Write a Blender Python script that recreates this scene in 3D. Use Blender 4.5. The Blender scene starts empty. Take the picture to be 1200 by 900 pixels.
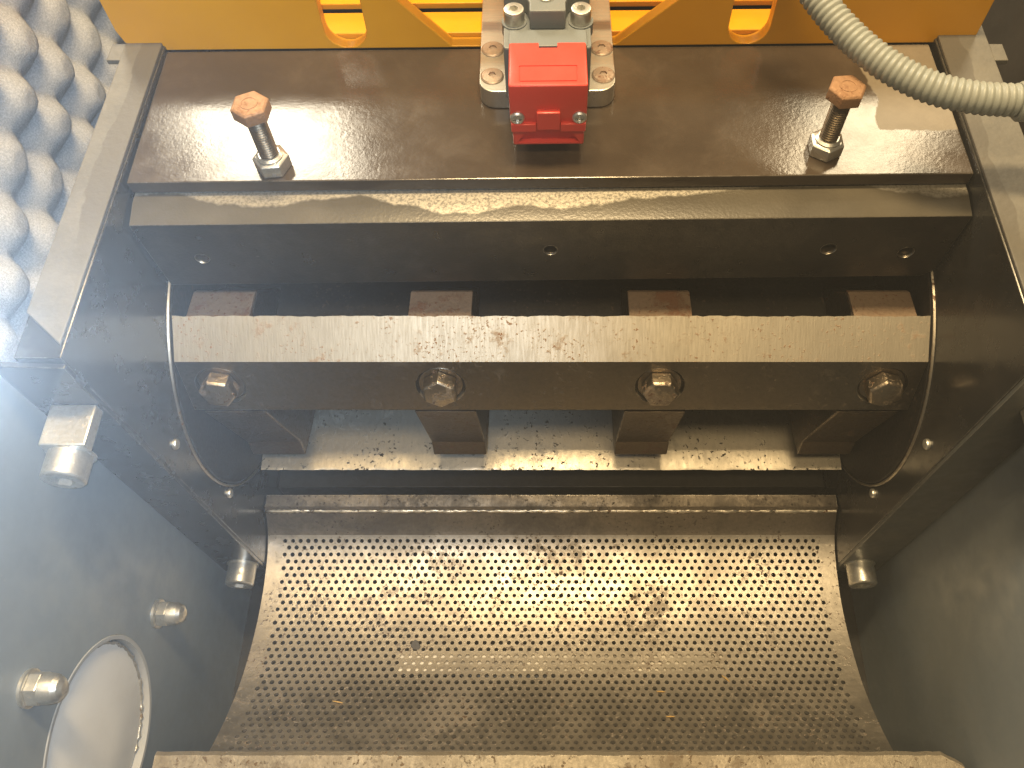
import bpy, bmesh, math, random
from mathutils import Vector, Matrix
random.seed(7)
R = math.radians
S = 0.001            # the scene is drawn in millimetres round the camera, stored in metres
ZO = 1.35            # camera height above the workshop floor (m)
col = bpy.context.scene.collection
scene = bpy.context.scene

def W(x, y, z):
    return Vector((x * S, y * S, z * S + ZO))

# ------------------------------------------------------------------ camera
PITCH = 60.7
cd = bpy.data.cameras.new('camera')
cam = bpy.data.objects.new('camera', cd); col.objects.link(cam)
cam.location = W(0, 0, 0)
cam.rotation_euler = (R(90 - PITCH), 0, 0)
cd.sensor_width = 36.0
cd.lens = 36.0 * 980.0 / 1200.0
cd.shift_x = -46.0 / 1200.0
cd.clip_start = 0.01
cd.clip_end = 60
scene.camera = cam

# ------------------------------------------------------------------ world, lamps, exposure
wd = bpy.data.worlds.new('World'); scene.world = wd; wd.use_nodes = True
bg = wd.node_tree.nodes['Background']
bg.inputs['Color'].default_value = (1.0, 0.86, 0.66, 1)
bg.inputs['Strength'].default_value = 0.10
scene.view_settings.view_transform = 'Standard'
scene.view_settings.look = 'None'
scene.view_settings.exposure = 0.0
scene.view_settings.gamma = 1.0
scene.view_settings.use_curve_mapping = False

def area(name, loc, target, sx, sy, power, color):
    ld = bpy.data.lights.new(name, 'AREA'); ld.shape = 'RECTANGLE'
    ld.size = sx * S; ld.size_y = sy * S; ld.energy = power; ld.color = color
    o = bpy.data.objects.new(name, ld); col.objects.link(o)
    o.location = W(*loc)
    d = Vector(target) - Vector(loc)
    o.rotation_euler = d.to_track_quat('-Z', 'Y').to_euler()
    return o
WARM = (1.0, 0.735, 0.39)
area('ceiling_lamp', (20, -190, 720), (10, 230, -500), 600, 120, 6.8, WARM)
area('ceiling_lamp', (10, 440, 760), (0, 180, -640), 420, 120, 21.0, WARM)
area('rear_lamp', (-625, 1400, 650), (-150, 330, -332), 300, 400, 14, (1.0, 0.88, 0.66))
area('rear_lamp', (700, 1400, 650), (150, 330, -332), 250, 400, 8, (1.0, 0.80, 0.50))
def spot(name, loc, target, power, color, ang, size):
    ld = bpy.data.lights.new(name, 'SPOT'); ld.energy = power; ld.color = color
    ld.spot_size = R(ang); ld.spot_blend = 1.0; ld.shadow_soft_size = size * S
    o = bpy.data.objects.new(name, ld); col.objects.link(o); o.location = W(*loc)
    o.rotation_euler = (Vector(target) - Vector(loc)).to_track_quat('-Z', 'Y').to_euler()
spot('glare_lamp', (-15.2, 10.4, -17), (-300, 205, -345), 8.0, (0.64, 0.81, 1.0), 98, 1)  # added beside the camera; lights the air to give the glare at left

# ------------------------------------------------------------------ mesh helpers (millimetres)
def BM():
    return bmesh.new()

def box(bm, x0, x1, y0, y1, z0, z1):
    v = [bm.verts.new((x, y, z)) for x in (x0, x1) for y in (y0, y1) for z in (z0, z1)]
    for f in ((0, 1, 3, 2), (4, 6, 7, 5), (0, 4, 5, 1), (2, 3, 7, 6), (0, 2, 6, 4), (1, 5, 7, 3)):
        bm.faces.new([v[i] for i in f])
    return bm

def fixn(bm):
    bmesh.ops.recalc_face_normals(bm, faces=bm.faces[:])
    return bm

def prism(bm, pts, axis, a, b):
    """extrude a polygon of 2-D points along axis 'x' (pts = y,z), 'y' (x,z) or 'z' (x,y)"""
    def P(p, t):
        return {'x': (t, p[0], p[1]), 'y': (p[0], t, p[1]), 'z': (p[0], p[1], t)}[axis]
    A = [bm.verts.new(P(p, a)) for p in pts]; B = [bm.verts.new(P(p, b)) for p in pts]
    n = len(pts)
    bm.faces.new(A); bm.faces.new(B[::-1])
    for i in range(n):
        bm.faces.new([A[i], B[i], B[(i + 1) % n], A[(i + 1) % n]])
    return fixn(bm)

def frame(axis):
    w = Vector(axis).normalized()
    u = Vector((0, 0, 1)) if abs(w.z) < 0.9 else Vector((1, 0, 0))
    u = (u - w * u.dot(w)).normalized()
    return u, w.cross(u), w

def lathe(bm, org, axis, prof, n=24, ph=0.0, cap=True):
    """prof = [(radius, height along axis), ...]"""
    u, v, w = frame(axis); o = Vector(org); rings = []
    for r, h in prof:
        rings.append([bm.verts.new(o + w * h + (u * math.cos(ph + 2 * math.pi * k / n) + v * math.sin(ph + 2 * math.pi * k / n)) * r) for k in range(n)])
    for a, b in zip(rings, rings[1:]):
        for k in range(n):
            bm.faces.new([a[k], a[(k + 1) % n], b[(k + 1) % n], b[k]])
    if cap:
        bm.faces.new(rings[0][::-1]); bm.faces.new(rings[-1])
    return fixn(bm)

def closed_lathe(bm, org, axis, prof, n=64, ph=0.0):
    u, v, w = frame(axis); o = Vector(org); rings = []
    for r, h in prof:
        rings.append([bm.verts.new(o + w * h + (u * math.cos(ph + 2 * math.pi * k / n) + v * math.sin(ph + 2 * math.pi * k / n)) * r) for k in range(n)])
    m = len(rings)
    for i in range(m):
        a, b = rings[i], rings[(i + 1) % m]
        for k in range(n):
            bm.faces.new([a[k], a[(k + 1) % n], b[(k + 1) % n], b[k]])
    return fixn(bm)

def bev(bm, w, seg=2, ang=28, keep=None):
    fixn(bm)
    es = [e for e in bm.edges if len(e.link_faces) == 2 and e.calc_face_angle(0) > R(ang) and (keep is None or keep(e))]
    bmesh.ops.bevel(bm, geom=es, offset=w, segments=seg, profile=0.5, affect='EDGES', clamp_overlap=True)
    return bm

def sweep(bm, path, rad, n=14):
    rings = []; prev = None
    for i, p in enumerate(path):
        t = (Vector(path[min(i + 1, len(path) - 1)]) - Vector(path[max(i - 1, 0)])).normalized()
        u = Vector((0, 0, 1)) if prev is None else prev
        if abs(u.dot(t)) > 0.98: u = Vector((1, 0, 0))
        u = (u - t * u.dot(t)).normalized(); prev = u; v = t.cross(u)
        r = rad(i) if callable(rad) else rad
        rings.append([bm.verts.new(Vector(p) + (u * math.cos(2 * math.pi * k / n) + v * math.sin(2 * math.pi * k / n)) * r) for k in range(n)])
    for a, b in zip(rings, rings[1:]):
        for k in range(n):
            bm.faces.new([a[k], a[(k + 1) % n], b[(k + 1) % n], b[k]])
    bm.faces.new(rings[0][::-1]); bm.faces.new(rings[-1])
    return fixn(bm)

def cut(bm, tool, op='DIFFERENCE'):
    """boolean on two bmeshes, returned as a new bmesh"""
    ob = []
    for b in (bm, tool):
        fixn(b)
        m = bpy.data.meshes.new('work'); b.to_mesh(m); b.free()
        o = bpy.data.objects.new('work', m); col.objects.link(o); ob.append(o)
    md = ob[0].modifiers.new('b', 'BOOLEAN'); md.operation = op; md.object = ob[1]; md.solver = 'EXACT'
    dg = bpy.context.evaluated_depsgraph_get(); dg.update()
    me = bpy.data.meshes.new_from_object(ob[0].evaluated_get(dg))
    out = bmesh.new(); out.from_mesh(me)
    for o in ob:
        m = o.data; bpy.data.objects.remove(o); bpy.data.meshes.remove(m)
    bpy.data.meshes.remove(me)
    return out

def catmull(pts, n):
    P = [Vector(p) for p in pts]; P = [P[0] * 2 - P[1]] + P + [P[-1] * 2 - P[-2]]
    out = []
    for i in range(1, len(P) - 2):
        for k in range(n):
            t = k / n; a, b, c, d = P[i - 1], P[i], P[i + 1], P[i + 2]
            out.append(0.5 * (2 * b + (c - a) * t + (2 * a - 5 * b + 4 * c - d) * t * t + (3 * b - a - 3 * c + d) * t ** 3))
    out.append(P[-2])
    return out

# the cover, clamp bar, yellow frame and switch sit turned by a degree about the upright
TOPROT, PIV = R(0.85), Vector((0, 330, 0))

def thing(name, label, cat, base=(0, 0, 0), top=False, group=None, rot=None):
    o = bpy.data.objects.new(name, None); col.objects.link(o); o.empty_display_size = 0.01
    b = Vector(base); o['_b'] = tuple(b)
    if top:
        q = Matrix.Rotation(TOPROT, 3, 'Z') @ (b - PIV) + PIV
        o.location = W(*q); o.rotation_euler = (0, 0, TOPROT)
    else:
        o.location = W(*b)
        if rot: o.rotation_euler = rot
    if label: o['label'] = label
    if cat: o['category'] = cat
    if group: o['group'] = group
    return o

def part(name, bm, mats, parent, base=None, smooth=20, label=None):
    """link bm (mm, global drawing coordinates) as one mesh under parent"""
    root = parent
    while root.parent: root = root.parent
    b = Vector(root['_b']) if base is None else Vector(base)
    me = bpy.data.meshes.new(name)
    for v in bm.verts: v.co = (v.co - b) * S
    bm.normal_update(); bm.to_mesh(me); bm.free()
    if not isinstance(mats, (list, tuple)): mats = [mats]
    for m in mats: me.materials.append(m)
    if smooth:
        for p in me.polygons: p.use_smooth = True
        me.set_sharp_from_angle(angle=R(smooth))
    o = bpy.data.objects.new(name, me); col.objects.link(o); o.parent = parent
    if label: o['label'] = label
    return o

def structure(name, bm, mat):
    o = part(name, bm, mat, thing(name + '_base', None, None))
    e = o.parent; o.parent = None; o.location = e.location; bpy.data.objects.remove(e)
    o['kind'] = 'structure'; o.name = name
    return o

def single(name, bm, mat, label, cat, base=(0, 0, 0), group=None, smooth=20):
    e = thing(name + '_base', None, None, base)
    o = part(name, bm, mat, e, smooth=smooth); o.parent = None; o.location = e.location; bpy.data.objects.remove(e)
    o.name = name; o['label'] = label; o['category'] = cat
    if group: o['group'] = group
    return o

def children(o):
    return [c for c in bpy.data.objects if c.parent is o]

def dup(root, loc=None, rot=None, label=None, parent=None):
    c = root.copy(); col.objects.link(c)
    if parent is not None: c.parent = parent
    if loc is not None: c.location = loc
    if rot is not None: c.rotation_euler = rot
    if label: c['label'] = label
    for ch in children(root): dup(ch, parent=c)
    return c

# ------------------------------------------------------------------ materials
class NT:
    def __init__(s, name):
        s.m = bpy.data.materials.new(name); s.m.use_nodes = True
        s.t = s.m.node_tree; s.b = s.t.nodes['Principled BSDF']
        tc = s.t.nodes.new('ShaderNodeTexCoord'); s.co = tc.outputs['Object']
    def n(s, typ, **kw):
        x = s.t.nodes.new(typ)
        for k, v in kw.items(): setattr(x, k, v)
        return x
    def l(s, a, b): s.t.links.new(a, b)
    def val(s, sock, v):
        if hasattr(v, 'is_output') or isinstance(v, bpy.types.NodeSocket): s.l(v, sock)
        else: sock.default_value = v
    def mapped(s, scale=(1, 1, 1), rot=(0, 0, 0), loc=(0, 0, 0)):
        m = s.n('ShaderNodeMapping'); m.inputs['Scale'].default_value = scale; m.inputs['Rotation'].default_value = rot; m.inputs['Location'].default_value = loc
        s.l(s.co, m.inputs['Vector']); return m.outputs[0]
    def noise(s, scale, detail=4, rough=0.55, vec=None, dist=0.0):
        x = s.n('ShaderNodeTexNoise'); x.inputs['Scale'].default_value = scale; x.inputs['Detail'].default_value = detail
        x.inputs['Roughness'].default_value = rough; x.inputs['Distortion'].default_value = dist
        s.l(vec if vec is not None else s.co, x.inputs['Vector']); return x.outputs['Fac']
    def vor(s, scale, vec=None, feature='F1'):
        x = s.n('ShaderNodeTexVoronoi'); x.feature = feature; x.inputs['Scale'].default_value = scale
        s.l(vec if vec is not None else s.co, x.inputs['Vector']); return x.outputs['Distance']
    def ramp(s, fac, lo, hi, a=0.0, b=1.0):
        x = s.n('ShaderNodeMapRange'); x.interpolation_type = 'SMOOTHSTEP'
        x.inputs['From Min'].default_value = lo; x.inputs['From Max'].default_value = hi
        x.inputs['To Min'].default_value = a; x.inputs['To Max'].default_value = b
        s.l(fac, x.inputs['Value']); return x.outputs[0]
    def math(s, op, a, b=0.0):
        x = s.n('ShaderNodeMath', operation=op); s.val(x.inputs[0], a); s.val(x.inputs[1], b); return x.outputs[0]
    def mix(s, fac, a, b):
        x = s.n('ShaderNodeMix', data_type='RGBA'); s.val(x.inputs[0], fac)
        for i, c in ((6, a), (7, b)):
            if isinstance(c, tuple): x.inputs[i].default_value = (*c[:3], 1)
            else: s.l(c, x.inputs[i])
        return x.outputs[2]
    def mixf(s, fac, a, b):
        x = s.n('ShaderNodeMix', data_type='FLOAT'); s.val(x.inputs[0], fac); s.val(x.inputs[2], a); s.val(x.inputs[3], b); return x.outputs[0]
    def bump(s, h, dist, strength=1.0, prev=None):
        x = s.n('ShaderNodeBump'); x.inputs['Strength'].default_value = strength; x.inputs['Distance'].default_value = dist
        s.l(h, x.inputs['Height'])
        if prev is not None: s.l(prev, x.inputs['Normal'])
        return x.outputs[0]
    def edge(s, radius, lo=0.02, hi=0.2):
        b = s.n('ShaderNodeBevel'); b.samples = 4; b.inputs['Radius'].default_value = radius
        g = s.n('ShaderNodeNewGeometry')
        d = s.n('ShaderNodeVectorMath', operation='DOT_PRODUCT'); s.l(b.outputs[0], d.inputs[0]); s.l(g.outputs['Normal'], d.inputs[1])
        return s.ramp(s.math('SUBTRACT', 1.0, d.outputs['Value']), lo, hi)
    def out(s, color=None, rough=None, metal=None, normal=None, spec=None):
        for k, v in (('Base Color', color), ('Roughness', rough), ('Metallic', metal), ('Normal', normal), ('Specular IOR Level', spec)):
            if v is None: continue
            i = s.b.inputs[k]
            if isinstance(v, tuple): i.default_value = (*v[:3], 1)
            else: s.val(i, v)
        return s.m

def paint(name, c1, c2, rough=0.3, peel=0.00012, wear=0.5, bare=(0.5, 0.46, 0.38), peel_scale=650, edge_r=0.0009, scratch=True, dust=0.0, dustc=(0.22, 0.19, 0.15)):
    t = NT(name)
    big = t.noise(14, 5, 0.6); mid = t.noise(70, 4, 0.6)
    c = t.mix(t.ramp(big, 0.35, 0.68), c1, c2)
    d = t.math('MULTIPLY', t.ramp(t.noise(35, 6, 0.7, dist=0.4), 0.45, 0.75), dust)
    c = t.mix(d, c, dustc)
    rg = t.mixf(t.ramp(mid, 0.3, 0.7), rough * 0.8, rough * 1.3)
    rg = t.mixf(d, rg, 0.75)
    met = 0.0
    if wear > 0:
        e = t.math('MULTIPLY', t.edge(edge_r), t.ramp(t.noise(110, 5, 0.7), 0.38, 0.58, 0.05, wear))
        if scratch:
            sv = t.mapped((60, 700, 700), (0.3, 0.5, 0.8))
            sc = t.math('MULTIPLY', t.ramp(t.noise(1.0, 2, 0.5, sv), 0.735, 0.78), t.ramp(t.noise(22, 2), 0.5, 0.62))
            e = t.math('MAXIMUM', e, t.math('MULTIPLY', sc, 0.5))
        c = t.mix(e, c, bare); rg = t.mixf(e, rg, 0.32); met = t.math('MULTIPLY', e, 0.85)
    nb = t.bump(t.noise(peel_scale, 2, 0.5), peel, 1.0)
    return t.out(c, rg, met, nb)

def steel(name, c1, c2, rough=0.35, rust=0.3, rustc=(0.16, 0.07, 0.025), grain=None, spots=0.3, metal=1.0, bump=0.0001, grime=0.0, grimec=(0.05, 0.04, 0.03), rust_scale=45, edge=0.0, spot_scale=330):
    t = NT(name)
    big = t.noise(18, 5, 0.6)
    c = t.mix(t.ramp(big, 0.3, 0.7), c1, c2)
    if grain is not None:
        g = t.noise(1.0, 4, 0.6, t.mapped(grain))
    else:
        g = t.noise(420, 4, 0.6)
    c = t.mix(t.ramp(g, 0.3, 0.75, 0.0, 0.35), c, tuple(v * 0.55 for v in c1))
    rg = t.mixf(g, rough * 0.8, rough * 1.25)
    r = t.math('MULTIPLY', t.ramp(t.noise(rust_scale, 7, 0.72), 0.60 - 0.2 * rust, 0.69 - 0.14 * rust), min(1.0, rust * 2.2))
    sp = t.math('MULTIPLY', t.ramp(t.noise(spot_scale, 3, 0.6), 0.595, 0.655), t.ramp(t.noise(40, 4, 0.6), 0.4, 0.62, 0.0, spots * 2))
    r = t.math('MINIMUM', t.math('ADD', r, sp), 1.0)
    c = t.mix(r, c, rustc); rg = t.mixf(r, rg, 0.85); mt = t.math('MULTIPLY', t.math('SUBTRACT', 1.0, r), metal)
    if grime > 0:
        q = t.math('MULTIPLY', t.ramp(t.noise(26, 6, 0.65, dist=0.5), 0.42, 0.66), grime)
        c = t.mix(q, c, grimec); rg = t.mixf(q, rg, 0.6); mt = t.math('MULTIPLY', mt, t.math('SUBTRACT', 1.0, t.math('MULTIPLY', q, 0.7)))
    if edge > 0:
        e = t.math('MULTIPLY', t.edge(0.0007), t.ramp(t.noise(160, 4, 0.6), 0.35, 0.55, 0.2, edge))
        c = t.mix(e, c, (0.72, 0.68, 0.58)); rg = t.mixf(e, rg, 0.3)
    nb = t.bump(g, bump, 1.0)
    nb = t.bump(r, bump * 2.0, 0.6, nb)
    return t.out(c, rg, mt, nb)

def plastic(name, c, rough=0.4, bump=0.00006, dust=0.15):
    t = NT(name)
    d = t.math('MULTIPLY', t.ramp(t.noise(60, 6, 0.7), 0.45, 0.75), dust)
    cc = t.mix(d, c, (0.28, 0.24, 0.2))
    return t.out(cc, t.mixf(t.noise(90, 4), rough * 0.8, rough * 1.25), 0.0, t.bump(t.noise(900, 2), bump, 1.0))

M = {}
def strip_material():
    """bare primer, still painted dark in an uneven band along the chamber side"""
    t = NT('worn_primer_strip')
    c = t.mix(t.ramp(t.noise(30, 6, 0.65), 0.35, 0.7), (0.115, 0.11, 0.098), (0.155, 0.147, 0.127))
    c = t.mix(t.ramp(t.noise(260, 4, 0.7), 0.5, 0.7, 0, 0.4), c, (0.16, 0.145, 0.12))
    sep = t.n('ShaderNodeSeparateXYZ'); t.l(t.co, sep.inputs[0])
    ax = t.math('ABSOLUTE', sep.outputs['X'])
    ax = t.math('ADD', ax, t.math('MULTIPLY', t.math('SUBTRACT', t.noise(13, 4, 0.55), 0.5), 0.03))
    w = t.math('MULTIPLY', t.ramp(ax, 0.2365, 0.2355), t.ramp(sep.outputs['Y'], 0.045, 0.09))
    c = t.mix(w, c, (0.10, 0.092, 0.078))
    return t.out(c, 0.5, 0.0, t.bump(t.noise(300, 3), 0.0002, 1.0))
def cover_material():
    """glossy brown-black paint, rubbed to primer at the right rear corner"""
    t = NT('brown_black_paint')
    c = t.mix(t.ramp(t.noise(14, 5, 0.6), 0.35, 0.68), (0.050, 0.037, 0.026), (0.066, 0.049, 0.034))
    d = t.ramp(t.noise(35, 6, 0.7, dist=0.4), 0.45, 0.75, 0, 0.12)
    c = t.mix(d, c, (0.2, 0.16, 0.12))
    sep = t.n('ShaderNodeSeparateXYZ'); t.l(t.co, sep.inputs[0])
    nz = t.math('MULTIPLY', t.math('SUBTRACT', t.noise(22, 4, 0.6), 0.5), 0.03)
    w = t.math('MULTIPLY', t.ramp(t.math('ADD', sep.outputs['X'], nz), 0.1795, 0.1815), t.ramp(t.math('ADD', sep.outputs['Y'], nz), 0.031, 0.033))
    c = t.mix(w, c, t.mix(t.noise(120, 5, 0.7), (0.15, 0.125, 0.092), (0.24, 0.205, 0.155)))
    e = t.math('MULTIPLY', t.edge(0.0009), t.ramp(t.noise(110, 5, 0.7), 0.36, 0.55, 0.1, 0.95))
    c = t.mix(e, c, (0.55, 0.5, 0.42))
    rg = t.mixf(t.ramp(t.noise(60, 4), 0.3, 0.7), 0.13, 0.20)
    rg = t.mixf(d, rg, 0.5); rg = t.mixf(w, rg, 0.42); rg = t.mixf(e, rg, 0.3)
    return t.out(c, rg, t.math('MULTIPLY', e, 0.85), t.bump(t.noise(440, 2), 0.000055, 1.0))
M['cover'] = cover_material()
M['encl'] = paint('brown_enclosure_paint', (0.05, 0.044, 0.038), (0.07, 0.06, 0.05), 0.4, 0.00006, 0.3)
M['bar'] = paint('black_bar_paint', (0.016, 0.014, 0.012), (0.024, 0.020, 0.016), 0.33, 0.0001, 0.9, dust=0.12)
M['wall'] = paint('charcoal_wall_paint', (0.022, 0.022, 0.021), (0.032, 0.030, 0.027), 0.22, 0.00002, 0.55, dust=0.10)
M['panel'] = paint('slate_panel_paint', (0.19, 0.222, 0.245), (0.22, 0.248, 0.265), 0.45, 0.00003, 0.3, dust=0.10)
M['flange'] = paint('grey_flange_paint', (0.07, 0.074, 0.07), (0.09, 0.094, 0.088), 0.4, 0.00004, 0.5, dust=0.2)
M['dark'] = paint('dark_chamber_paint', (0.012, 0.012, 0.012), (0.018, 0.017, 0.015), 0.6, 0.00005, 0.0, dust=0.2, dustc=(0.05, 0.045, 0.035))
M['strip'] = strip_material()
M['yellow'] = paint('yellow_enamel', (0.74, 0.345, 0.004), (0.78, 0.375, 0.005), 0.36, 0.00006, 0.75, bare=(0.07, 0.04, 0.02), scratch=False, peel_scale=420)
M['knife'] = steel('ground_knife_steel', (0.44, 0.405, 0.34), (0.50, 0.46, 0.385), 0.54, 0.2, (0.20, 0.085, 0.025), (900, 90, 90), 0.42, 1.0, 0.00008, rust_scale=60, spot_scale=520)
M['knife_front'] = steel('dark_knife_steel', (0.20, 0.175, 0.14), (0.25, 0.215, 0.17), 0.38, 0.08, (0.06, 0.035, 0.02), None, 0.3, 1.0, 0.00005, edge=0.5)  # darker than the ground steel, for knife faces not turned up
M['knife_low'] = steel('pitted_knife_steel', (0.56, 0.52, 0.44), (0.62, 0.57, 0.48), 0.42, 0.12, (0.035, 0.028, 0.02), (300, 120, 120), 0.6, 0.95, 0.0001, grime=0.25)
M['seat'] = steel('rusty_rotor_steel', (0.115, 0.092, 0.07), (0.15, 0.118, 0.088), 0.42, 0.22, (0.11, 0.05, 0.025), None, 0.5, 0.95, 0.0002, edge=0.5)
M['rotor'] = steel('dark_rotor_steel', (0.022, 0.02, 0.018), (0.032, 0.028, 0.024), 0.55, 0.1, (0.06, 0.035, 0.02), None, 0.4, 0.7)
M['ring'] = steel('machined_ring_steel', (0.34, 0.31, 0.26), (0.42, 0.38, 0.32), 0.42, 0.1, spots=0.5)
M['bolt'] = steel('worn_bolt_steel', (0.36, 0.30, 0.23), (0.46, 0.39, 0.30), 0.36, 0.28, (0.10, 0.05, 0.025), None, 0.6, 1.0, 0.00025, edge=0.6)
M['washer'] = steel('dark_washer_steel', (0.26, 0.22, 0.17), (0.33, 0.28, 0.22), 0.4, 0.2, spots=0.4, edge=0.5)
M['screen'] = steel('perforated_screen_steel', (0.49, 0.455, 0.405), (0.57, 0.53, 0.475), 0.47, 0.16, (0.10, 0.06, 0.035), (160, 160, 160), 0.45, 1.0, 0.0002, grime=0.32, grimec=(0.11, 0.088, 0.064), rust_scale=20, edge=0.5)
M['lip'] = steel('grimy_lip_steel', (0.22, 0.19, 0.155), (0.28, 0.245, 0.20), 0.5, 0.2, (0.06, 0.045, 0.03), None, 0.6, 0.8, 0.0002, grime=0.6, edge=1.0)
M['bright'] = steel('rubbed_bright_steel', (0.78, 0.72, 0.61), (0.84, 0.78, 0.66), 0.42, 0.12, spots=0.7)
M['hole_backing'] = steel('pale_backing_steel', (0.75, 0.72, 0.66), (0.8, 0.78, 0.72), 0.6, 0.0, spots=0.3, metal=0.3, grime=0.85, grimec=(0.06, 0.05, 0.04))
M['frontbar'] = steel('worn_bar_steel', (0.29, 0.26, 0.21), (0.35, 0.31, 0.25), 0.58, 0.22, (0.14, 0.09, 0.05), None, 0.6, 0.7, 0.0003, grime=0.5, grimec=(0.12, 0.09, 0.055), edge=0.7)
M['zinc'] = steel('zinc_plated_steel', (0.66, 0.65, 0.60), (0.72, 0.71, 0.66), 0.38, 0.03, spots=0.15, metal=0.9, bump=0.00012)
M['rusthead'] = steel('rusty_bolt_head', (0.34, 0.19, 0.10), (0.42, 0.25, 0.14), 0.6, 0.45, (0.24, 0.11, 0.05), None, 0.6, 0.3, 0.0003)
M['rust'] = steel('rusted_tab', (0.24, 0.17, 0.115), (0.30, 0.215, 0.15), 0.65, 0.4, (0.17, 0.08, 0.04), None, 0.7, 0.2, 0.0003)
M['thread'] = steel('oily_thread_steel', (0.20, 0.16, 0.11), (0.26, 0.20, 0.14), 0.4, 0.3, (0.09, 0.05, 0.03), None, 0.4, 0.85)
M['alu'] = steel('brushed_aluminium', (0.56, 0.54, 0.48), (0.62, 0.60, 0.54), 0.42, 0.02, (0.2, 0.15, 0.1), (60, 900, 60), 0.15, 0.9, 0.00006, edge=0.4)
M['rustscrew'] = steel('rusty_screw_steel', (0.40, 0.31, 0.24), (0.46, 0.37, 0.3), 0.45, 0.3, (0.17, 0.08, 0.045), None, 0.5, 0.7, 0.0002)
M['red'] = plastic('red_plastic', (0.62, 0.062, 0.045), 0.36, 0.00004, 0.05)
M['grey'] = plastic('grey_cast_body', (0.17, 0.19, 0.20), 0.45, 0.00015, 0.15)
M['black'] = plastic('black_plastic', (0.015, 0.015, 0.015), 0.5)
M['hose'] = plastic('grey_conduit_plastic', (0.27, 0.29, 0.27), 0.42, 0.00004, 0.2)
M['outlet'] = paint('pale_outlet_steel', (0.74, 0.73, 0.70), (0.78, 0.77, 0.73), 0.45, 0.00004, 0.2, dust=0.12, dustc=(0.4, 0.36, 0.3))
M['collar'] = paint('grey_collar', (0.34, 0.35, 0.35), (0.40, 0.40, 0.39), 0.45, 0.00004, 0.2, dust=0.2)
M['weld'] = steel('weld_bead', (0.5, 0.48, 0.42), (0.6, 0.57, 0.5), 0.4, 0.1, (0.18, 0.12, 0.07), None, 0.5, 0.8, 0.0004)
M['chip'] = plastic('straw_chip', (0.5, 0.33, 0.12), 0.6)
M['flake'] = plastic('grey_flake', (0.05, 0.05, 0.055), 0.6)

def foam_material():
    t = NT('grey_acoustic_foam')
    c = t.mix(t.ramp(t.noise(900, 3, 0.6), 0.35, 0.7), (0.36, 0.365, 0.37), (0.52, 0.52, 0.52))
    c = t.mix(t.ramp(t.noise(25, 5, 0.6), 0.5, 0.8, 0, 0.35), c, (0.56, 0.55, 0.53))
    return t.out(c, 0.95, 0.0, t.bump(t.noise(1100, 3, 0.7), 0.0006, 1.0), 0.2)
M['foam'] = foam_material()

def bar_top_material():
    """black paint rubbed to bare metal along the rear of the bar's top face"""
    t = NT('rubbed_bar_paint')
    c = t.mix(t.ramp(t.noise(20, 5), 0.35, 0.68), (0.075, 0.066, 0.05), (0.10, 0.088, 0.066))
    sep = t.n('ShaderNodeSeparateXYZ'); t.l(t.co, sep.inputs[0])
    wav = t.math('MULTIPLY', t.math('SUBTRACT', t.noise(16, 5, 0.65, t.mapped((1, 0.2, 0.2))), 0.5), 0.022)
    yy = t.math('ADD', sep.outputs['Y'], wav)
    yy = t.math('ADD', yy, t.math('MULTIPLY', t.math('SUBTRACT', t.noise(5.5, 2, 0.5, t.mapped((1, 0.1, 0.1), loc=(0.31, 0, 0))), 0.5), 0.07))
    w = t.ramp(yy, 0.0132, 0.0152)
    grain = t.ramp(t.noise(600, 4, 0.7), 0.38, 0.58)
    w = t.math('MULTIPLY', w, t.mixf(grain, 0.35, 1.0))
    e = t.math('MAXIMUM', w, t.math('MULTIPLY', t.edge(0.0009), t.ramp(t.noise(110, 5, 0.7), 0.36, 0.55, 0.1, 0.95)))
    c = t.mix(e, c, (0.36, 0.335, 0.285))
    return t.out(c, t.mixf(e, 0.27, 0.5), t.math('MULTIPLY', e, 0.6), t.bump(t.noise(560, 2), 0.00009, 1.0))
M['bartop'] = bar_top_material()

# ================================================================== STRUCTURE
# enclosure round the machine
floor = structure('machine_floor', box(BM(), -262, 262, -260, 560, -736, -726), M['dark'])
structure('workshop_floor', box(BM(), -2500, 2500, -2500, 2500, -1360, -1350), M['dark'])
structure('enclosure_wall_right', box(BM(), 330, 340, 100, 900, -720, -215), M['encl'])
structure('enclosure_wall_left', box(BM(), -352, -343, 100, 900, -720, -215), M['dark'])

# acoustic foam on the left enclosure wall: rows of blunt bumps
def foam():
    bm = BM(); x0 = -340.0; p = 54.0
    ny, nz = 150, 130; y0, y1, z0, z1 = 190.0, 640.0, -600.0, -210.0
    vs = []
    for i in range(ny + 1):
        row = []
        for j in range(nz + 1):
            y = y0 + (y1 - y0) * i / ny; z = z0 + (z1 - z0) * j / nz
            a = (y * 0.94 - z * 0.34) / p; b = (y * 0.34 + z * 0.94) / p
            h = (0.5 + 0.5 * math.sin(2 * math.pi * a)) * (0.5 + 0.5 * math.sin(2 * math.pi * b))
            h2 = (0.5 - 0.5 * math.sin(2 * math.pi * a)) * (0.5 - 0.5 * math.sin(2 * math.pi * b))
            hh = max(h, h2); hh = min(1.0, hh * 1.2) ** 0.75
            k = 0.85 + 0.15 * math.sin(a * 1.7 + b * 2.3)
            row.append(bm.verts.new((x0 + 4 + 19 * hh * k + random.uniform(-.3, .3), y, z)))
        vs.append(row)
    for i in range(ny):
        for j in range(nz):
            bm.faces.new([vs[i][j], vs[i + 1][j], vs[i + 1][j + 1], vs[i][j + 1]])
    # rim down to a flat back so that the panel has its thickness
    def side(line):
        lo = [bm.verts.new((x0 - 3, v.co.y, v.co.z)) for v in line]
        for k in range(len(line) - 1): bm.faces.new([line[k], line[k + 1], lo[k + 1], lo[k]])
    side(vs[0]); side(vs[-1]); side([r[0] for r in vs]); side([r[-1] for r in vs])
    return fixn(bm)
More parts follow.
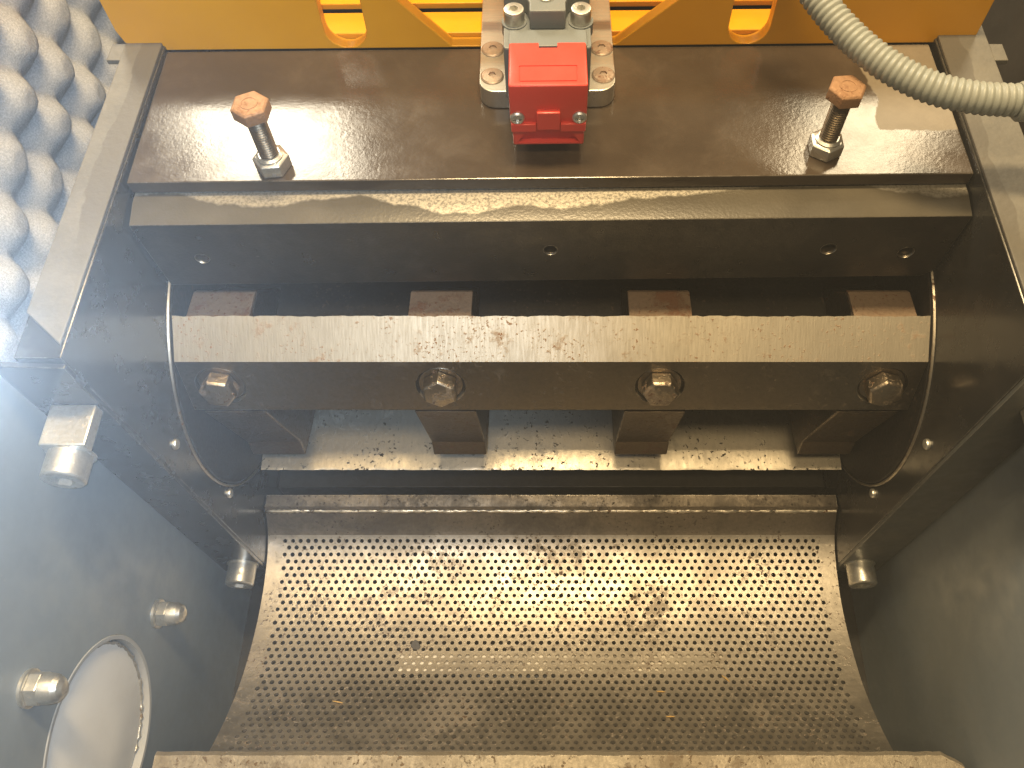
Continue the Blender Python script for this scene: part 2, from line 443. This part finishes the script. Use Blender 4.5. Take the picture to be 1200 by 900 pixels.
single('foam_panel', foam(), M['foam'], 'grey egg-crate acoustic foam panel at the upper left', 'foam', (-340, 400, -600), smooth=70)

# ------------------------------------------------------------------ chamber housing
RC = (327.0, -505.0)        # rotor axis (y, z)
hous = thing('chamber_housing', 'dark painted cutting chamber housing with side walls and flanges round the rotor', 'housing', (0, 198, -726))
def side_wall(sx):
    a, b = (225, 247) if sx > 0 else (-247, -225)
    bm = prism(BM(), [(198, -328.5), (560, -328.5), (560, -726), (198, -726)], 'x', a, b)
    w = part('side_wall', bev(bm, 0.8), M['wall'], hous)
    bm = closed_lathe(BM(), (sx * 225, RC[0], RC[1]), (-sx, 0, 0), [(109.4, -0.5), (109.4, 0.9), (109.9, 1.3), (110.7, 1.1), (111.3, -0.5)], 160)
    part('seal_ring', bm, M['ring'], w)
    for (y, z) in ((213, -453), (219, -546)):
        bm = lathe(BM(), (sx * 225, y, z), (-sx, 0, 0), [(3.3, -1), (3.3, 1.2), (3.0, 2.0), (2.0, 2.4)], 24)
        part('pan_screw', bm, M['zinc'], w)
    # grey strip: the bare top edge of the wall
    o, i = (254.0 if sx > 0 else -247.0), sx * 226.0
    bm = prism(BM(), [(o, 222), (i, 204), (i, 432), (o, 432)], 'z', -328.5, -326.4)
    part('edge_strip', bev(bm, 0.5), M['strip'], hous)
    bm = box(BM(), *sorted((o, o + sx * 8)), 396, 410, -330, -326.8)
    part('edge_tab', bev(bm, 0.5), M['strip'], hous)
    # front flange
    bm = prism(BM(), [(sx * 225.6, -334), (sx * 259, -332), (sx * 259, -652), (sx * 225.6, -652)], 'y', 195.6, 198.4)
    part('front_flange', bev(bm, 0.5), M['wall'] if sx < 0 else M['flange'], hous)
    # outer panel running towards the viewer
    a, b = sorted((sx * 262, sx * 264))
    bm = box(BM(), a, b, -260, 200, -726, -290)
    if sx < 0:
        tool = lathe(BM(), (-280, 58, -528), (1, 0, 0), [(59, 0), (59, 40)], 72)
        bm = cut(bm, tool)
    part('outer_panel', bm, M['panel'], hous)
side_wall(-1); side_wall(1)
part('back_wall', box(BM(), -224.5, 224.5, 500, 510, -725, -343), M['dark'], hous)
part('lower_crossbar', bev(box(BM(), -224.5, 224.5, 262, 300, -660, -640), 1), M['dark'], hous)

# ------------------------------------------------------------------ rotor with two of its knives in view
rot = thing('rotor', 'open rotor with a bright bolted knife and rusty knife seats in the chamber', 'rotor', (0, RC[0], RC[1]))
part('shaft', lathe(BM(), (-218, *RC), (1, 0, 0), [(48, 0), (48, 436)], 48), M['rotor'], rot)
for sx in (-1, 1):
    a = sx * 225.6
    part('end_disc', lathe(BM(), (a, *RC), (-sx, 0, 0), [(108.4, 0), (108.4, 1.4), (107.6, 2.2)], 96), M['rotor'], rot)
BX = (-201.0, -67.3, 66.0, 201.5)
for x in BX:
    tb = prism(BM(), [(276.4, -418.6), (301, -420.6), (304.5, -423.8), (276, -421.2)], 'x', x - 19, x + 19)
    tab = part('seat_tab', bev(tb, 0.5), M['rust'], rot)
    pts = [(273.5, -421), (303, -424), (322, -448), (362, -490), (350, -545), (295, -572), (257, -565), (260, -549), (244.5, -472), (260.5, -476)]
    part('knife_seat', bev(prism(BM(), pts, 'x', x - 19.5, x + 19.5), 1.0), M['seat'], rot)

def knife_mesh(T, B, C, D, half, n=260, amp=1.0):
    """knife bar swept along x with a nicked cutting edge"""
    bm = BM(); rings = []
    nick = [0.0] * (n + 1)
    for _ in range(60):
        c = random.randrange(n + 1); w = random.choice((1, 1, 2, 3)); d = random.uniform(0.3, 1.3)
        for k in range(max(0, c - w), min(n, c + w) + 1): nick[k] = max(nick[k], d * (1 - abs(k - c) / (w + 1)))
    for i in range(n + 1):
        x = -half + 2 * half * i / n
        q = (nick[i] + random.uniform(0, 0.35)) * amp
        t = Vector(T) + (Vector(B) - Vector(T)).normalized() * q
        t2 = Vector(T) + (Vector(D) - Vector(T)).normalized() * (q + 0.8)
        tb = Vector(T) + (Vector(B) - Vector(T)).normalized() * 2.0; td = Vector(T) + (Vector(D) - Vector(T)).normalized() * 2.6
        rings.append([bm.verts.new((x, p[0], p[1])) for p in (t, tb, B, C, D, td, t2)])
    m = 7
    for a, b in zip(rings, rings[1:]):
        for k in range(m): bm.faces.new([a[k], a[(k + 1) % m], b[(k + 1) % m], b[k]])
    bm.faces.new(rings[0]); bm.faces.new(rings[-1][::-1])
    return fixn(bm)
KT, KB, KC, KD = (275.6, -409.0), (253.5, -425.0), (242.0, -464.0), (258.0, -468.7)
fn = Vector((0, -0.959, 0.283))                       # outward normal of the knife's front face
kc = Vector((0, 247.9, -444.3))                        # bolt line on that face
tool = BM()
for x in BX:
    lathe(tool, (x, kc.y, kc.z), fn, [(15.2, -4.2), (15.2, 8.0)], 40)
km = cut(knife_mesh(KT, KB, KC, KD, 223.0, 260, 0.5), tool)
km.normal_update()
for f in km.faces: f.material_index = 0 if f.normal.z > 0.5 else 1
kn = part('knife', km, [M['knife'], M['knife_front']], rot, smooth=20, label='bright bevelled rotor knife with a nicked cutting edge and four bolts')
hexphase = (0.35, 0.02, 0.52, 0.20)
for x, ph in zip(BX, hexphase):
    o = Vector((x, kc.y, kc.z)) - fn * 4.1
    wa = closed_lathe(BM(), o, fn, [(7, 0), (7, 2.4), (13.2, 2.4), (13.8, 1.8), (13.8, 0)], 36)
    part('washer', wa, M['washer'], kn)
    hb = lathe(BM(), o + fn * 2.5, fn, [(11.2, 0), (11.2, 8.6), (9.8, 10.0)], 6, ph)
    hb = bev(hb, 0.5, 2)
    part('bolt', hb, M['bolt'], kn)
e2, n2 = Vector((0.989, 0.150)), Vector((0.150, -0.989))
T2 = Vector((256.0, -591.0))
part('knife', knife_mesh(T2, T2 + e2 * 22 + n2 * 17, T2 + e2 * 62 + n2 * 17, T2 + e2 * 62, 222.5, 200, 0.45), M['knife_low'], rot, smooth=20, label='pitted grey lower knife face seen behind the seats')

# ------------------------------------------------------------------ perforated screen
prof = catmull([(236, -616), (231, -624), (221, -634), (205, -641.5), (180, -645.5), (155, -644.5), (130, -639), (105, -629.5), (82, -615), (62, -598.5), (48, -583)], 40)
cum = [0.0]
for a, b in zip(prof, prof[1:]): cum.append(cum[-1] + (b - a).length)
def at_arc(s):
    s = max(0.0, min(cum[-1] - 1e-4, s)); lo, hi = 0, len(cum) - 1
    while hi - lo > 1:
        m = (lo + hi) // 2
        if cum[m] <= s: lo = m
        else: hi = m
    f = (s - cum[lo]) / (cum[lo + 1] - cum[lo]); p = prof[lo].lerp(prof[lo + 1], f)
    a, b = prof[max(0, lo - 4)], prof[min(len(prof) - 1, lo + 5)]
    t = (b - a).normalized(); nrm = Vector((t.y, -t.x))       # away from the hollow side
    if nrm.y > 0: nrm = -nrm
    return p, nrm
def on_sheet(x, s, d=0.0):
    p, nr = at_arc(s); q = p + nr * d
    return (x, q.x, q.y)
scr = thing('perforated_screen', 'curved perforated steel screen cradle below the rotor', 'screen', (0, 165, -660))
PX, PS, HR, TH = 6.05, 5.3, 1.72, 2.4
S0 = 27.5; NR = int((cum[-1] - S0 - 2) / PS); NC = 70; HW = 224.0
def screen_sheet():
    bm = BM(); cache = {}
    def V(x, s, d=0.0):
        k = (round(x, 3), round(s, 3), round(d, 3))
        if k not in cache: cache[k] = bm.verts.new(on_sheet(x, s, d))
        return cache[k]
    for r in range(NR):
        s0 = S0 + r * PS; sm = s0 + PS / 2; s1 = s0 + PS
        off = PX / 4 if r % 2 else -PX / 4
        xl = -NC * PX / 2 + off
        for c in range(NC):
            cx = xl + (c + 0.5) * PX; a, b = cx - PX / 2, cx + PX / 2
            bd = [(b, sm), (b, s1), (cx, s1), (a, s1), (a, sm), (a, s0), (cx, s0), (b, s0)]
            jx, js = random.uniform(-.12, .12), random.uniform(-.12, .12); hr = HR * random.uniform(0.92, 1.06)
            hole = [(cx + jx + hr * math.cos(k * math.pi / 4), sm + js + hr * math.sin(k * math.pi / 4)) for k in range(8)]
            dpt = 0.0
            T = [V(*p) for p in bd]
            H = [bm.verts.new(on_sheet(p[0], p[1])) for p in hole]
            L = [bm.verts.new(on_sheet(p[0], p[1], TH)) for p in hole]
            for k in range(8):
                k2 = (k + 1) % 8
                bm.faces.new([T[k], T[k2], H[k2], H[k]])
                bm.faces.new([H[k], H[k2], L[k2], L[k]])
        for xa, xb in ((-HW, xl), (xl + NC * PX, HW)):
            bm.faces.new([V(xa, s0), V(xb, s0), V(xb, sm), V(xb, s1), V(xa, s1)])
    # plain band above the holes and the end below
    for sa, sb, k in ((0.0, S0, 14),):
        for i in range(k):
            u, v = sa + (sb - sa) * i / k, sa + (sb - sa) * (i + 1) / k
            f = bm.faces.new([V(-HW, u), V(HW, u), V(HW, v), V(-HW, v)])
            f.material_index = 1 if v < S0 - 1 else 0
    return bm
sheet = part('mesh_sheet', screen_sheet(), [M['screen'], M['lip']], scr, smooth=40)
bm = BM()
for sx in (-1, 1):                                    # rolled edge strips under the sheet ends
    for i in range(40):
        u, v = cum[-1] * i / 40, cum[-1] * (i + 1) / 40
        p = [on_sheet(sx * x, s, d) for s in (u, v) for x in (HW, HW - 5) for d in (0.15, 9)]
        q = [bm.verts.new(c) for c in p]
        for f in ((0, 4, 5, 1), (0, 2, 6, 4), (1, 5, 7, 3), (2, 3, 7, 6)): bm.faces.new([q[k] for k in f])
    part('edge_strip', fixn(bm), M['screen'], scr); bm = BM()
bm.free()
def lip():
    """nicked steel lip along the rear edge"""
    bm = BM(); rings = []; n = 150
    for i in range(n + 1):
        x = -HW + 2 * HW * i / n; j = random.uniform(-.5, .5); j2 = random.uniform(-.35, .35)
        poly = [(233.6, -622.0 + j2), (234.4 + j, -619.6 + j2), (236.0, -618.6), (246, -617.0), (249, -624), (238, -628)]
        rings.append([bm.verts.new((x, *p)) for p in poly])
    for a, b in zip(rings, rings[1:]):
        for k in range(6): bm.faces.new([a[k], a[(k + 1) % 6], b[(k + 1) % 6], b[k]])
    bm.faces.new(rings[0]); bm.faces.new(rings[-1][::-1])
    return fixn(bm)
part('rear_lip', lip(), M['lip'], scr, smooth=25)
wp = []; rr = []
for k in range(221):
    x = -HW + 1 + (2 * HW - 2) * k / 220
    wp.append((x, 234.0 + random.uniform(-.35, .35), -620.2 + random.uniform(-.3, .3))); rr.append(max(0.3, 1.6 + 0.5 * math.sin(k * .21) * math.sin(k * .083 + 1) + random.uniform(-.35, .2) - (1.1 if random.random() < .05 else 0)))
part('worn_edge', sweep(BM(), wp, lambda i: rr[i], 8), M['bright'], scr, smooth=60)
def hole_backing(s0, s1, x0, x1):
    bm = BM(); n = 8; g = []
    for i in range(n + 1):
        s = s0 + (s1 - s0) * i / n
        g.append([bm.verts.new(on_sheet(x, s, d)) for x in (x0, x1) for d in (TH + 0.1, TH + 9)])
    for a, b in zip(g, g[1:]):
        for f in ((0, 1), (1, 3), (3, 2), (2, 0)): bm.faces.new([a[f[0]], a[f[1]], b[f[1]], b[f[0]]])
    bm.faces.new(g[0]); bm.faces.new(g[-1])
    return fixn(bm)
SB = 115.0
part('bright_backing', hole_backing(SB, SB + 19, -112, 128), M['hole_backing'], scr)  # pale strip added under the sheet so these holes look lit

# chips lying on the screen
for (x, s, a, l, lab) in ((78, 150, 0.1, 6, 'small golden straw chip lying flat on the screen, right of centre below the bright holes'), (126, 139, 0.9, 8, 'steeply slanted straw chip near the right end of the bright row of holes'), (-150, 159, 0.25, 8, 'golden straw chip alone on the lower left of the screen'), (82, 172, 0.0, 6, 'small straw chip on the screen close above the front bar')):
    p = Vector(on_sheet(x, s, -0.8)); d = Vector((math.cos(a), -math.sin(a) * 0.7, 0.2 * math.sin(a))) * l / 2
    bm = BM(); sweep(bm, [p - d, p + Vector((0, 0, 0.8)), p + d], lambda i: (0.25, 0.55, 0.25)[i], 6)
    single('straw_chip', bm, M['chip'], lab, 'chip', tuple(p), 'chips on the screen')
p = Vector(on_sheet(-101, 112, -0.4))
bm = BM()
prism(bm, [(p.x - 3.4, p.y + 2.5), (p.x - 1, p.y + 4.2), (p.x + 1.5, p.y + 3.2), (p.x + 3.6, p.y - 1), (p.x + 2.4, p.y - 3.6), (p.x - 1.6, p.y - 3), (p.x - 3.9, p.y - .6)], 'z', p.z - 1, p.z + 0.5)
single('grey_flake', bev(bm, 0.4), M['flake'], 'dark grey flake stuck on the perforated screen', 'flake', tuple(p))

# ------------------------------------------------------------------ front bar
def front_bar():
    bm = BM(); rings = []; n = 120
    for i in range(n + 1):
        x = -246 + 501 * i / n
        j = random.uniform(-.3, .3); k = random.uniform(-.2, .2)
        end = 0.0 if i < n - 3 else (i - n + 3) * 2.2
        poly = [(55.5 + j - end, -567.5 + k), (53.0 + j - end, -565.4), (16, -564.8), (14, -567), (14, -590), (55.0, -590)]
        rings.append([bm.verts.new((x, *p)) for p in poly])
    for a, b in zip(rings, rings[1:]):
        for k in range(6): bm.faces.new([a[k], a[(k + 1) % 6], b[(k + 1) % 6], b[k]])
    bm.faces.new(rings[0]); bm.faces.new(rings[-1][::-1])
    return fixn(bm)
single('front_bar', front_bar(), M['frontbar'], 'worn speckled steel bar running along the bottom edge', 'bar', (0, 35, -590))

# ------------------------------------------------------------------ outlet on the left panel
out = thing('round_outlet', 'pale round outlet port with a weld bead in the left panel', 'outlet', (-276, 58, -587))
part('collar', closed_lathe(BM(), (-262, 58, -528), (1, 0, 0), [(58.8, -16), (58.8, 0.2), (58.4, 0.5), (56.2, 0.3), (55.8, -16)], 96), M['collar'], out)
part('cover_disc', lathe(BM(), (-262, 58, -528), (1, 0, 0), [(55.6, -14), (55.6, -5.0), (53, -4.2), (20, -3.2)], 96), M['outlet'], out)
wp = []
for k in range(0, 150):
    a = 2 * math.pi * (k / 150.0)
    wp.append((-262 - 4.4 + random.uniform(-.5, .4) - (1.6 if 75 < k < 112 else 0), 58 + (54.6 + random.uniform(-.8, .5)) * math.cos(a), -528 + (54.6 + random.uniform(-.8, .5)) * math.sin(a)))
part('weld_bead', sweep(BM(), wp + [wp[0]], lambda i: 1.1 + 0.5 * math.sin(i * 2.1) * math.sin(i * .37) + (i % 11 == 0) * .4, 8), M['weld'], out, smooth=60)

# ------------------------------------------------------------------ fixings on the panels and flanges
def acorn(label, y, z, k):
    b = (-262, y, z); t = thing('acorn_nut', label, 'nut', b, group='acorn nuts on the left panel')
    part('washer', lathe(BM(), b, (1, 0, 0), [(10.6 * k, -0.5), (10.6 * k, 1.6), (9.8 * k, 2.0)], 28), M['zinc'], t)
    part('hex_base', bev(lathe(BM(), (-260, y, z), (1, 0, 0), [(9.6 * k, 0), (9.6 * k, 7 * k)], 6, 0.3), 0.7), M['zinc'], t)
    part('dome', lathe(BM(), (-260 + 7 * k, y, z), (1, 0, 0), [(8.4 * k, -.5), (8.3 * k, 3 * k), (7.6 * k, 6.5 * k), (6 * k, 9 * k), (3.4 * k, 10.8 * k), (0.8 * k, 11.4 * k)], 28), M['zinc'], t)
acorn('domed acorn nut on the left panel, between the outlet port and the screen', 139, -560, 0.92)
acorn('domed acorn nut on the left panel, overlapping the edge of the pale outlet port', 72, -440, 0.92)

def cap_screw(label, x, y, z, r=10.5, h=15.0):
    b = (x, y, z); t = thing('cap_screw', label, 'screw', b, group='socket cap screws on the flanges')
    body = lathe(BM(), b, (0, -1, 0), [(r, -0.5), (r, h - 1.2), (r - 0.6, h - 0.4), (r - 1.4, h)], 36)
    body = cut(body, lathe(BM(), (x, y - h + 6.5, z), (0, -1, 0), [(r * 0.55, 0), (r * 0.55, 12)], 6, 0.2))
    part('head', body, M['zinc'], t)
    part('washer', closed_lathe(BM(), b, (0, -1, 0), [(r * .6, -.2), (r * .6, .9), (r * 1.12, .9), (r * 1.12, -.2)], 32), M['zinc'], t)
cap_screw('zinc socket cap screw at the lower end of the left flange', -239, 195.6, -634, 10.5, 17)
cap_screw('zinc socket cap screw at the lower end of the right flange', 239, 195.6, -634, 10.5, 17)
for sx, w in ((-1, 'left'), (1, 'right')):
    dx = 0 if sx < 0 else 10.5
    blk = prism(BM(), [(sx * (227 + dx), -369), (sx * (250 + dx), -369), (sx * (250 + dx), -377), (sx * (227 + dx), -377)], 'y', 173, 195.6)
    single('clamp_block', bev(blk, 0.9), M['zinc'], 'small bare metal clamp block on the %s flange' % w, 'block', (sx * (239 + dx), 195.6, -377))
    cap_screw('zinc socket cap screw holding the clamp block on the %s flange' % w, sx * (239.5 + dx), 174, -381, 10.5, 15)

# ================================================================== TOP ASSEMBLY
cov = thing('cover_plate', 'glossy brown-black cover plate under the red switch', 'plate', (0, 311, -340), top=True)
part('plate', bev(box(BM(), -224, 224, 311, 413, -340, -332), 0.7), M['cover'], cov)
bar = thing('clamp_bar', 'long black clamp bar with rubbed top edge below the cover plate', 'bar', (0, 293, -400), top=True)
bm = prism(BM(), [(330, -341.5), (306, -341.5), (292.5, -344.5), (294.5, -400), (330, -400)], 'x', -224, 224)
tool = prism(BM(), [(212, -405), (232, -405), (232, -386)], 'y', 280, 340)
for hx, hz, r in ((-1, -370, 3.8), (155, -372, 4.2), (200, -376, 4.2), (-196, -374, 3.6)):
    lathe(tool, (hx, 288, hz), (0, 1, 0), [(r, 0), (r, 20)], 24)
bm = bev(bm, 0.6); bm = cut(bm, tool)
for f in bm.faces:
    f.material_index = 1 if (f.normal.z > 0.7) else 0
part('bar', bm, [M['bar'], M['bartop']], bar)
for hx, hz, r in ((-1, -370, 3.8), (155, -372, 4.2), (200, -376, 4.2), (-196, -374, 3.6)):
    part('threaded_hole', closed_lathe(BM(), (hx, 293.2, hz), (0, 1, 0), [(r + .5, 0.0), (r - .1, 1.0), (r - .2, 6), (r + .5, 6)], 24), M['washer'], bar)

# ------------------------------------------------------------------ yellow frame
yel = thing('yellow_frame', 'yellow painted frame plate with slots behind the cover plate', 'frame', (0, 417, -332), top=True)
pts = [(-241, -331.6), (246, -331.6), (250, -326), (250, -288.5), (-248, -288.5), (-248, -318), (-246, -326)]
bm = prism(BM(), pts, 'y', 413.5, 421.5)
tool = BM()
for cx in (-117, 115.5):
    arc = [(cx + 12 * math.cos(a), -319 + 12 * math.sin(a)) for a in [math.pi + math.pi * k / 14 for k in range(15)]]
    prism(tool, arc + [(cx + 12, -295), (cx - 12, -295)], 'y', 400, 440)
prism(tool, [(-57, -330.5), (39, -330.5), (81, -294), (-90, -294)], 'y', 400, 440)
bm = cut(bm, tool)
part('front_plate', bev(bm, 0.6), M['yellow'], yel)
part('slot_blocker', bev(box(BM(), -240, 240, 545, 551, -332, -185), 0.6), M['yellow'], yel)  # unseen plate added to block rear lamp light behind the slots
for y0, y1, z0, z1 in ((422, 441, -332, -328), (449, 540, -332, -328)):
    part('floor_sheet', bev(box(BM(), -240, 240, y0, y1, z0, z1), 0.6), M['yellow'], yel)

# ------------------------------------------------------------------ safety switch
sw = thing('safety_switch', 'red and grey interlock switch on its metal mounting plate', 'switch', (-2, 390, -332), top=True)
def rrect(x0, x1, y0, y1, r, n=6):
    p = []
    for cx, cy, a0 in ((x1 - r, y1 - r, 0), (x0 + r, y1 - r, 90), (x0 + r, y0 + r, 180), (x1 - r, y0 + r, 270)):
        p += [(cx + r * math.cos(R(a0 + 90 * k / n)), cy + r * math.sin(R(a0 + 90 * k / n))) for k in range(n + 1)]
    return p
bm = prism(BM(), rrect(-39, 36, 363, 480, 9), 'z', -331.8, -320)
part('mounting_plate', bev(bm, 0.6, ang=60), M['alu'], sw)
for x in (-32, 29.5):
    for y in (375, 397):
        t0 = cut(lathe(BM(), (x, y, -320), (0, 0, 1), [(6.4, -1), (6.4, 0.5), (5.6, 1.1), (2, 1.5)], 28), lathe(BM(), (x, y, -319.6), (0, 0, 1), [(2.2, 0), (2.2, 5)], 6))
        part('button_screw', t0, M['rustscrew'], sw)
# grey body
bm = bev(prism(BM(), rrect(-24, 21, 357, 470, 2), 'z', -320, -287), 0.8, ang=60)
body = part('body', bm, M['grey'], sw)
part('collar', bev(box(BM(), -21, 18.6, 355.5, 368, -316, -284.6), 0.6), M['grey'], body)
cv = [(-10.5, 371), (8, 371), (8, 378), (10, 384), (14, 387), (21, 387), (21, 470), (-24, 470), (-24, 387), (-16.5, 387), (-12.5, 384), (-10.5, 378)]
part('cover', bev(prism(BM(), cv, 'z', -287, -276), 0.9), M['grey'], sw)
def cross_screw(name, o, ax, r, h, parent, mat):
    hd = lathe(BM(), o, ax, [(r, -0.5), (r, h * .5), (r * .8, h * .85), (r * .4, h)], 24)
    u, v, w = frame(ax); tl = BM()
    for a, b in ((u, v), (v, u)):
        q = []
        for sa in (-1, 1):
            for sb in (-1, 1):
                for sc in (0, 1):
                    q.append(tl.verts.new(Vector(o) + a * sa * r * .62 + b * sb * r * .13 + w * (h * .35 + sc * h * 2)))
        for f in ((0, 1, 3, 2), (4, 6, 7, 5), (0, 4, 5, 1), (2, 3, 7, 6), (0, 2, 6, 4), (1, 5, 7, 3)): tl.faces.new([q[i] for i in f])
        hd = cut(hd, fixn(tl)); tl = BM()
    tl.free()
    return part(name, hd, mat, parent)
cross_screw('cross_screw', (-2, 382, -276), (0, 0, 1), 4.2, 1.6, sw, M['zinc'])
for x in (-18.5, 16):
    hd = lathe(BM(), (x, 377, -287), (0, 0, 1), [(5.4, 0), (5.4, 7), (5.0, 8), (4.4, 8.2)], 28)
    hd = cut(hd, lathe(BM(), (x, 377, -282), (0, 0, 1), [(2.4, 0), (2.4, 8)], 6, 0.4))
    part('socket_screw', hd, M['zinc'], sw)
    part('screw_flange', lathe(BM(), (x, 377, -287), (0, 0, 1), [(6.6, -6), (6.6, 0.8)], 28), M['grey'], sw)
# red head
bm = box(BM(), -21, 18, 325, 356.5, -308, -283)
lo = box(BM(), -20, 17, 325, 354, -322, -307)
bm = bev(bm, 1.2, 3)
tool = box(BM(), -6, 3.5, 352, 360, -290, -280)
bm = cut(bm, tool)
# engraved frame on the top face
for (x0, x1, y0, y1) in ((-15.4, 12.6, 338.6, 339.2), (-15.4, 12.6, 327.8, 328.4), (-15.8, -15.2, 328, 339), (12.4, 13.0, 328, 339)):
    bm = cut(bm, box(BM(), x0, x1, y0, y1, -283.5, -280))
head = part('red_head', bm, M['red'], sw)
# lower head with the key slot and stepped shoulders
lo = bev(lo, 0.9, 2)
slot = prism(BM(), [(-13.5, -307), (10.5, -307), (10.5, -313.2), (15, -320.6), (-18, -320.6), (-13.5, -313.2)], 'y', 321, 328.5)
lo = cut(lo, slot)
lo = cut(lo, box(BM(), -12, 9, 326, 345, -312.8, -308.2))
part('lower_head', lo, M['red'], sw)
part('key_slot', box(BM(), -11.9, 8.9, 333, 344, -312.7, -308.3), M['black'], sw)
part('centre_lug', bev(box(BM(), -7.5, 4.5, 322.4, 326, -309.6, -298), 0.7), M['red'], head)
for x0, x1 in ((-20.6, -7.6), (4.6, 17.6)):
    part('shoulder', bev(box(BM(), x0, x1, 323.2, 326, -311.5, -306.2), 0.6), M['red'], head)
for x in (-17.2, 14.2):
    cross_screw('cross_screw', (x, 325.2, -303), (0, -1, 0), 3.7, 2.2, sw, M['zinc'])

# ------------------------------------------------------------------ adjusting bolts standing on the cover plate
def adj_bolt(label, x, y, ph, ph2):
    b = (x, y, -332); t = thing('adjusting_bolt', label, 'bolt', b, group='adjusting bolts on the cover plate')
    part('nut', bev(lathe(BM(), b, (0, 0, 1), [(7.6, -0.3), (9.6, 0.6), (9.6, 7.4), (7.8, 8.4)], 6, ph), 0.35), M['zinc'], t)
    part('collar', lathe(BM(), (x, y, -324), (0, 0, 1), [(7.0, -1), (7.0, 1.2), (5.6, 2.2)], 24), M['zinc'], t)
    pr = []; h = -323.0
    while h < -296:
        pr += [(4.25, h + 332), (5.0, h + 332 + 0.55), (5.0, h + 332 + 0.8)]; h += 1.5
    part('threaded_shank', lathe(BM(), b, (0, 0, 1), pr, 20), M['thread'], t)
    hd = lathe(BM(), (x, y, -295.5), (0, 0, 1), [(9.7, 0), (9.7, 6.0), (8.5, 7.0)], 6, ph2)
    hd = bev(hd, 0.3)
    h_ = part('head', hd, M['rusthead'], t)
    part('head_mark', closed_lathe(BM(), (x, y, -288.6), (0, 0, 1), [(3.6, -.2), (3.6, .35), (4.4, .35), (4.4, -.2)], 24), M['rusthead'], h_)
adj_bolt('rusty adjusting bolt with lock nut on the cover plate, left of the red switch', -147.5, 319, 0.15, 0.45)
adj_bolt('rusty adjusting bolt with lock nut on the cover plate, right of the red switch', 147.0, 331, 0.5, 0.1)

# ------------------------------------------------------------------ conduit
def px(x, y, d):          # drawing aid: point seen at photograph pixel (x, y) at depth d (mm)
    c, s = math.cos(R(PITCH)), math.sin(R(PITCH)); u = (x - 646) / 980.0; v = (450 - y) / 980.0
    return Vector((u * d, (c + v * s) * d, (-s + v * c) * d))
cp = [px(925, -70, 420), px(948, -18, 418), px(985, 30, 414), px(1030, 70, 408), px(1085, 100, 402), px(1140, 114, 398), px(1200, 118, 396), px(1260, 120, 394), px(1330, 121, 394)]
path = catmull(cp, 40)
L = [0.0]
for a, b in zip(path, path[1:]): L.append(L[-1] + (b - a).length)
fine = []; s = 0.0; i = 0
while s < L[-1] - 0.5:
    while L[i + 1] < s: i += 1
    fine.append(path[i].lerp(path[i + 1], (s - L[i]) / (L[i + 1] - L[i]))); s += 0.55
con = thing('corrugated_conduit', 'grey corrugated plastic conduit curving over the right end of the cover plate', 'conduit', tuple(fine[-1]))
def hr(i):
    t = (i % 6) / 6.0
    return 6.9 + 0.95 * (0.5 + 0.5 * math.cos(2 * math.pi * t)) ** 0.7
part('hose', sweep(BM(), fine, hr, 22), M['hose'], con, smooth=50)
g0 = px(1192, 119, 396.2); g1 = px(1260, 120, 394)
part('gland', lathe(BM(), g0, (g1 - g0), [(8.4, 0), (9.2, 1), (9.2, 10), (10.5, 11), (10.5, 22)], 24), M['hose'], con)

# ------------------------------------------------------------------ air volume added to carry the lens glare
def glare_veil_box(density):
    o = structure('glare_veil', box(BM(), -2600, 2600, -2600, 2600, -2400, 60), None); o['kind'] = 'stuff'
    m = bpy.data.materials.new('pale_glare_veil'); m.use_nodes = True; t = m.node_tree; t.nodes.clear()
    out_ = t.nodes.new('ShaderNodeOutputMaterial'); v = t.nodes.new('ShaderNodeVolumePrincipled')
    v.inputs['Color'].default_value = (0.92, 0.95, 1, 1); v.inputs['Density'].default_value = density
    t.links.new(v.outputs[0], out_.inputs['Volume']); o.data.materials.clear(); o.data.materials.append(m)
glare_veil_box(0.055)

for o in list(bpy.data.objects):
    if '_b' in o: del o['_b']
